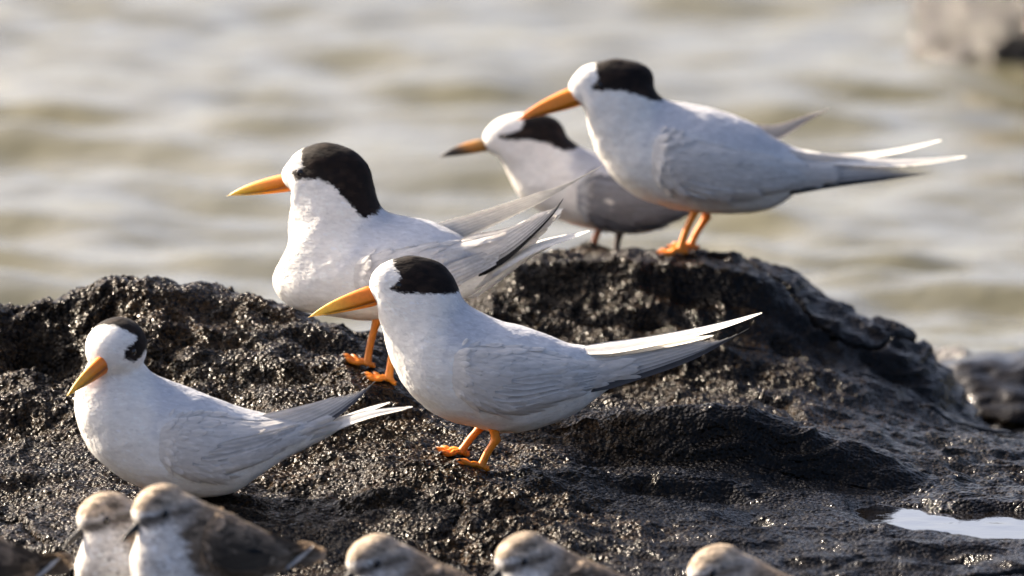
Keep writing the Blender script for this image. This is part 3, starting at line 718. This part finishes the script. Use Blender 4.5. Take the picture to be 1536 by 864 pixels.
# ---- tern B: left, sitting with its face turned to the viewer
def tern_left():
    b = Bird('tern', 'white tern crouched behind two small sandpipers, face turned and bill pointing down', 'tern', GT, -0.10, 6, 270, 745)
    sec = [((200,525),(132,545),10), ((216,545),(118,570),15), ((226,558),(113,594),19), ((242,566),(113,618),23), ((264,575),(121,649),27), ((302,588),(141,683),31), ((335,602),(178,714),33),
           ((362,612),(228,736),34), ((392,620),(290,745),32), ((420,625),(345,738),27), ((450,629),(395,706),19), ((480,632),(440,680),12), ((505,634),(490,655),5)]
    hc = b.L(174, 520); hc[1] -= .003
    st = [((222,640),(221,652)), ((232,624),(230,682)), ((262,614),(262,701)), ((300,612),(302,712)), ((340,618),(342,700)), ((377,624),(382,684)), ((420,624),(425,664)), ((455,618),(460,648))]
    fw = np.array([-.50, -.72, -.44]); fw /= np.linalg.norm(fw); rt = np.cross(fw, (0, 0, 1)); rt /= np.linalg.norm(rt); up = np.cross(rt, fw)
    cap = [(.0030,.030),(.0010,.0125),(-.0015,.0080),(.0020,.0076),(.0105,.0066),(.0128,.0016),(.0085,-.0032),(.002,-.0026),(-.003,-.0020),(-.006,-.008),(-.009,-.018),(-.020,-.032),(-.045,-.032),(-.045,.05),(.0030,.05)]
    man = mantle_poly(b, st, [(230,560),(302,588),(360,612),(400,622)])
    b.body(sec, [(hc, tuple(fw), (0, 0, 1), (.0195, .0176, .0170)), (hc+fw*.007-up*.002, tuple(fw), (0,0,1), (.0130,.0112,.0115))], tern_colour(b, None, man, (.60,.61,.64), (hc, fw, up, cap)))
    b.tufts(8500, .0050, .0019, .05)
    for sd in (-1, 1):
        b.wing(st, [(375,630),(425,618),(475,603),(521,585),(564,569)], [(385,680),(450,653),(498,628),(535,600),(564,571)], sd, 7, GREY, (.10,.10,.11), tip_lat=.010, seed=8+sd)
    for pts, wd, l0, l1, rl in [([(400,668),(470,648),(547,622),(619,610)], .012, -.006, -.012, 55), ([(400,660),(470,642),(547,615),(585,603)], .009, .006, .010, 66),
                                ([(390,675),(460,655),(540,626),(590,616)], .011, -.003, -.004, 60), ([(390,680),(460,660),(520,638)], .012, .002, .003, -60), ([(370,695),(440,668),(510,642)], .014, -.003, -.003, 20)]:
        b.feather('tail_feather', pts, wd, [l0, l1], WHITE*.98, WHITE, roll=R(rl))
    base = hc+fw*.0165-up*.0005
    tip = np.array(b.L(100, 594, base[1]-.017))
    ax = tip-base; ax /= np.linalg.norm(ax); bu = up-ax*(up@ax); bu /= np.linalg.norm(bu); bl = np.cross(ax, bu)
    b.bill(base+bu*.0062-ax*.002, base+bu*.0005-ax*.003, base-bu*.0058-ax*.001, tip, .0046, BILL_TERN, lateral=tuple(bl))
    for sg in (-1, 1):
        p = hc+fw*.0060+up*.0022; h = b.bvh.ray_cast(Vector(p+rt*sg*.05), Vector(-rt*sg))
        if h[0] is not None: b.eye(tuple(np.array(h[0])-rt*sg*.0009), .0024, tuple(rt))
    b.leg((262,742), (262,768), -.013, ORANGE*.95); b.leg((285,742), (280,765), .013, ORANGE*.95)
tern_left()

# ---- tern C: behind, upright, full breast in the sun
def tern_back():
    b = Bird('tern', 'upright white tern with yellow bill and deep nape cap standing on rock crest', 'tern', GT, 0.145, -15, 570, 540)
    sec = [((428,254),(438,284),3), ((440,233),(444,300),9), ((465,220),(439,322),13), ((494,213),(435,345),15), ((523,224),(435,368),17.5), ((548,243),(426,389),20), ((558,270),(413,412),23),
           ((565,300),(418,438),26), ((577,318),(441,460),29.5), ((605,326),(476,469),32), ((636,331),(525,476),33), ((665,341),(570,480),32), ((690,354),(618,476),27), ((706,367),(663,463),20), ((722,380),(703,445),12), ((745,388),(735,425),6)]
    hc = b.L(494, 256)
    st = [((533,392),(530,404)), ((556,376),(556,430)), ((598,366),(606,450)), ((640,360),(655,444)), ((685,360),(698,420)), ((735,352),(752,390)), ((780,336),(792,360))]
    cap = b.L2([(455,224),(459,238),(462,249),(447,252),(444,258),(452,265),(466,265),(487,263),(510,273),(532,296),(546,312),(556,322),(568,318),(590,260),(540,190),(460,190)])
    man = mantle_poly(b, st, [(572,318),(636,331),(680,348),(715,370)])
    b.body(sec, [(hc, (-1, 0, .05), (0, 0, 1), (.0240, .0135, .0158)), (b.L(458,262), (-1,0,-.1), (0,0,1), (.0145,.0095,.0120))], tern_colour(b, cap, man, (.60,.61,.64)))
    b.tufts(8500, .0050, .0019, .05)
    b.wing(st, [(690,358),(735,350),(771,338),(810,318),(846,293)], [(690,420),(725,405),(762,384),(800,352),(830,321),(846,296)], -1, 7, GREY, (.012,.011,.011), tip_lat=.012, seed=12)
    b.wing(st, [(630,345),(704,324),(771,301),(839,276),(907,243)], [(660,372),(708,350),(771,322),(830,292),(907,246)], 1, 6, (.80,.775,.73), (.66,.64,.60), tip_lat=.012, seed=14)  # far wing coloured brighter than the near one to offset its shade
    for pts, wd, l0, l1, rl in [([(690,440),(740,404),(800,372),(884,346)], .014, -.004, -.010, 50), ([(690,436),(740,400),(795,368),(850,352)], .012, .004, .010, 66), ([(680,446),(730,420),(790,380),(830,366)], .014, -.002, -.003, 30), ([(680,440),(730,415),(780,384)], .014, .003, .004, -40)]:
        b.feather('tail_feather', pts, wd, [l0, l1], WHITE*.98, WHITE, roll=R(rl))
    b.bill(b.L(427,260), b.L(446,276), b.L(436,287), b.L(340,294), .0046, BILL_TERN)
    b.eyes(458, 256, .0024)
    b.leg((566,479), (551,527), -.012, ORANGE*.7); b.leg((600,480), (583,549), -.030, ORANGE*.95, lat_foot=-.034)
tern_back()

# ---- tern D: on the hump, nearly level, bill pointing down at its neighbour
def tern_hump():
    b = Bird('tern', 'white tern with thick orange bill standing tallest on the hump, both orange feet together', 'tern', GT, 0.445, 4, 1030, 378)
    sec = [((853,128),(868,152),3), ((858,116),(876,160),7), ((872,101),(880,172),10), ((897,93),(881,188),12.5), ((927,87),(885,204),15), ((952,96),(892,222),18), ((973,117),(902,240),21), ((988,142),(915,259),24),
           ((1005,151),(934,279),27.5), ((1034,157),(962,297),31), ((1070,164),(1003,310),32.5), ((1105,175),(1048,318),31.5), ((1135,188),(1090,320),28), ((1160,205),(1130,318),23), ((1185,219),(1165,308),17), ((1215,226),(1200,285),11), ((1250,232),(1240,268),5)]
    hc = b.L(925, 126)
    st = [((964,205),(960,222)), ((975,193),(968,252)), ((1000,190),(990,276)), ((1040,200),(1030,291)), ((1085,212),(1075,298)), ((1125,222),(1120,291)), ((1165,232),(1165,285)), ((1205,237),(1205,281))]
    cap = b.L2([(890,90),(893,104),(897,114),(890,122),(883,129),(890,132),(904,131),(931,130),(963,141),(990,150),(1000,140),(980,90),(920,60),(890,65)])
    man = mantle_poly(b, st, [(995,148),(1034,157),(1090,171),(1140,190),(1180,216)])
    b.body(sec, [(hc, (-1, 0, -.15), (0, 0, 1), (.0235, .0132, .0150)), (b.L(890,132), (-1,0,-.3), (0,0,1), (.0150,.0095,.0112))], tern_colour(b, cap, man, (.60,.60,.62)))
    b.tufts(7000, .0050, .0019, .05)
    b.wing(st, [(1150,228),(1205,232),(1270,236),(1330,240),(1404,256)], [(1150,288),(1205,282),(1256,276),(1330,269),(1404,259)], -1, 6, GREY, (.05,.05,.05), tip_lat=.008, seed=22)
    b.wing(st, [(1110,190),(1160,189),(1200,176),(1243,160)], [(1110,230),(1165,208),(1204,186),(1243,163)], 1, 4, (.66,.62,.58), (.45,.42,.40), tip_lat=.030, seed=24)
    for pts, wd, l0, l1, rl in [([(1180,232),(1260,238),(1350,243),(1449,235)], .0135, -.004, -.010, 58), ([(1180,228),(1260,234),(1340,226),(1412,210)], .0125, .004, .012, 72), ([(1180,236),(1260,242),(1340,244),(1400,242)], .012, -.002, -.004, 60), ([(1180,236),(1260,240),(1330,238)], .012, .002, .004, -60)]:
        b.feather('tail_feather', pts, wd, [l0, l1], WHITE*.98, WHITE, roll=R(rl))
    b.bill(b.L(851,133), b.L(877,150), b.L(866,160), b.L(774,181), .0050, [(0, ORANGE), (.5, ORANGE*1.05), (1, ORANGE*1.05+.02)])
    b.eyes(897, 125, .0024)
    b.leg((1043,316), (1020,362), -.010, ORANGE*.95, yaw=R(6)); b.leg((1060,326), (1036,368), .010, ORANGE*.95, yaw=R(-4))
tern_hump()

# ---- tern E: young bird with a dark bill behind tern D
def tern_young():
    b = Bird('tern', 'greyer tern with black-tipped bill and dark wing, half hidden behind a taller tern', 'tern', GT, 0.555, 0, 905, 374)
    sec = [((723,203),(733,222),3), ((730,192),(742,230),7), ((746,179),(752,242),10), ((772,171),(760,256),12.5), ((805,171),(766,268),15), ((832,184),(772,282),18), ((852,206),(780,294),21.5), ((866,218),(795,306),25),
           ((886,227),(820,320),28.5), ((915,236),(855,334),31), ((950,246),(900,345),31.5), ((985,256),(945,350),29), ((1015,266),(985,344),24), ((1040,272),(1020,328),17), ((1065,276),(1050,312),10), ((1090,280),(1080,300),5)]
    hc = b.L(793, 206)
    st = [((858,278),(857,290)), ((866,262),(866,310)), ((890,258),(892,330)), ((925,262),(930,341)), ((965,268),(972,338)), ((1000,274),(1010,326)), ((1035,278),(1040,312))]
    cap = b.L2([(785,168),(782,190),(768,196),(749,199),(746,203),(760,206),(790,205),(817,209),(841,219),(856,222),(875,215),(850,160),(790,150)])
    man = mantle_poly(b, st, [(862,216),(915,236),(960,248),(1010,264)])
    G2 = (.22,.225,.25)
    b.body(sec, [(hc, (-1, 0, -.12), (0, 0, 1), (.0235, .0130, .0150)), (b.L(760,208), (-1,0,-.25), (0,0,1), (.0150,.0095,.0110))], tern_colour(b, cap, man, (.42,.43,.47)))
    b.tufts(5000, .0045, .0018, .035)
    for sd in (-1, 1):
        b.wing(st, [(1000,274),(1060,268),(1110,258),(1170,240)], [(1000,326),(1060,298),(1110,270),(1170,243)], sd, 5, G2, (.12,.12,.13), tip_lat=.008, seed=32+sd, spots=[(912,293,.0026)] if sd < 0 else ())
    for pts, wd, l0, l1, rl in [([(1030,296),(1090,276),(1150,258)], .011, -.004, -.008, 40), ([(1030,296),(1090,276),(1150,258)], .011, .004, .008, -40), ([(1030,300),(1090,282),(1130,270)], .012, 0, 0, 60)]:
        b.feather('tail_feather', pts, wd, [l0, l1], WHITE*.9, WHITE, roll=R(rl))
    dk = np.array([.03,.022,.015])
    b.bill(b.L(722,208), b.L(742,219), b.L(733,226), b.L(657,236), .0044, [(0, dk*3), (.12, np.array([.40,.19,.03])), (.35, np.array([.50,.20,.025])), (.55, np.array([.10,.06,.025])), (.68, dk), (1, dk)])
    b.eyes(762, 202, .0023)
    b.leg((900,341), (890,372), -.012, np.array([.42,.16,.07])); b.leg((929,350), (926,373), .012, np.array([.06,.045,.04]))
tern_young()

# ---- small sandpipers at the front, most of them cut off by the picture's lower edge
BROWN = np.array([.20, .150, .105]); SAND = np.array([.36, .285, .21]); SWHITE = np.array([.74, .71, .67])
def sandpiper(label, ox, oy, Y, yaw, turn, seed, dark=1.0):
    b = Bird('sandpiper', label, 'sandpiper', 'sandpipers huddled in front of the rock', Y, yaw, 298+ox, 1000)
    sh = lambda L_: [tuple((x+ox, y+oy) for x, y in it[:2])+tuple(it[2:]) for it in L_]
    S = lambda x, y: (x+ox, y+oy)
    sec = sh([((208,772),(212,795),5), ((220,748),(202,815),10), ((248,731),(195,838),14.5), ((274,738),(197,862),18.5), ((300,750),(208,890),21.5), ((330,764),(230,914),23.5), ((360,778),(265,930),23.5),
              ((390,793),(310,928),20.5), ((412,806),(355,905),15.5), ((432,818),(400,870),9), ((445,826),(430,850),4)])
    hc = b.L(*S(240, 764)); tn = R(turn)
    fw = np.array([-math.cos(tn), -math.sin(tn), -.28]); fw /= np.linalg.norm(fw); rt = np.cross(fw, (0,0,1)); rt /= np.linalg.norm(rt); up = np.cross(rt, fw)
    top = b.L2([S(*p) for p in [(180,700),(185,775),(210,790),(235,785),(262,788),(280,806),(284,830),(300,858),(335,866),(400,858),(425,838),(480,830),(480,700)]])
    def colour(V):
        q = V[:, [0, 2]]; nz = fbm(V*np.array([260, 420, 420]), 3, seed)
        d = V-hc; hf, hu, hs = d@fw, d@up, np.abs(d@rt); hr = np.linalg.norm(d, axis=1)
        inhead = 1-sstep(.019, .026, hr)
        C = np.tile(SWHITE, (len(V), 1))*(1+.05*nz)[:, None]
        g = 1-sstep(-.003, .004, poly_sd(q, top)+.0015*nz)
        back = BROWN*dark*(1+.55*nz)[:, None]; C = C*(1-g[:, None])+back*g[:, None]
        # head: sandy crown with fine streaks, pale brow, dusky line through the eye, pale throat
        hu2 = hu+.0012*nz; crown = sstep(.003, .007, hu2)[:, None]; cheek = (sstep(-.0085, -.003, hu2)*sstep(.010, .002, hf))[:, None]
        low = SWHITE*(1-cheek*.75)+SAND*.80*cheek*.75; H = SAND*np.clip(1+.30*nz+.65*vnoise(V*np.array([130, 520, 520]), seed+4), .3, 1.7)[:, None]*crown+low*(1-crown)
        line = (np.exp(-((hu-.0006)/.0022)**2)*sstep(-.018, -.006, hf)*sstep(.003, .006, hs))[:, None]*.85
        lore = (np.exp(-((hu+.0015)/.0026)**2)*sstep(.004, .011, hf))[:, None]*.80
        H = H*(1-line)+BROWN*.35*line; H = H*(1-lore)+BROWN*.25*lore
        C = C*(1-inhead[:, None])+H*inhead[:, None]
        return np.clip(C, .008, .85)
    b.body(sec, [(hc, tuple(fw), (0,0,1), (.0172, .0140, .0140))], colour, voxel=.0012)
    b.tufts(5200, .0052, .0020, .26, seed=seed)
    st = [(S(*u), S(*l)) for u, l in [((292,782),(290,794)), ((308,777),(302,826)), ((336,781),(332,850)), ((371,794),(372,856)), ((402,808),(408,846)), ((428,818),(434,838))]]
    for sd in (-1, 1):
        b.wing(st, [S(395,802), S(435,812), S(468,815)], [S(400,850), S(440,838), S(468,819)], sd, 5, BROWN*.50*dark, (.03,.024,.018), tip_lat=.005, seed=seed+sd, jit=.45, edge=2.4, sec_n=4, fs=.8, cw=1.7, ts=.45)
    for l0, rl in ((-.003, 50), (.003, -50), (0, 70)):
        b.feather('tail_feather', [S(400,856), S(435,842), S(470,819)], .010, [l0*1.6, l0*2.2], SWHITE*.9, SWHITE, roll=R(rl))
    base = hc+fw*.0158-up*.0030; tip = base+(fw-up*.34)*.0145
    ax = tip-base; ax /= np.linalg.norm(ax); bu = up-ax*(up@ax); bu /= np.linalg.norm(bu); bl = np.cross(ax, bu); dk = np.array([.016,.013,.011])
    b.bill(base+bu*.0026, base-ax*.002, base-bu*.0024, tip, .0022, [(0, dk), (1, dk)], lateral=tuple(bl), arch=.0003)
    for sg in (-1, 1):
        p = hc+fw*.0058+up*.0012; h = b.bvh.ray_cast(Vector(p+rt*sg*.05), Vector(-rt*sg))
        if h[0] is not None: b.eye(tuple(np.array(h[0])-rt*sg*.0006), .0025, tuple(rt))
    dk = np.array([.03,.026,.022])
    b.leg(S(292,925), S(284,995), -.009, dk, toe=.014, rad=.0011, scale_web=False); b.leg(S(312,925), S(306,990), .009, dk, toe=.014, rad=.0011, scale_web=False)
sandpiper('pale sandpiper tucked behind the brown-winged sandpiper, bill clear of its breast', -82, 10, -0.365, 0, 30, 41)
sandpiper('plump sandpiper with mottled dark brown wing fully visible, beside its paler neighbour', 0, 0, -0.44, 0, 38, 52, .9)
sandpiper('lone sandpiper, only head and shoulder showing, below the bare rock under two terns', 322, 75, -0.42, 0, 32, 63)
sandpiper('sandpiper with ruffled brown back below the standing front tern', 545, 72, -0.42, 0, 28, 74)
sandpiper('pale hunched sandpiper below the wet ledge, apart from the others', 836, 90, -0.42, -4, 18, 85, 1.2)
sandpiper('darkest sandpiper, only its folded brown wing tips and tail showing', -381, 18, -0.42, 0, 20, 96, .7)
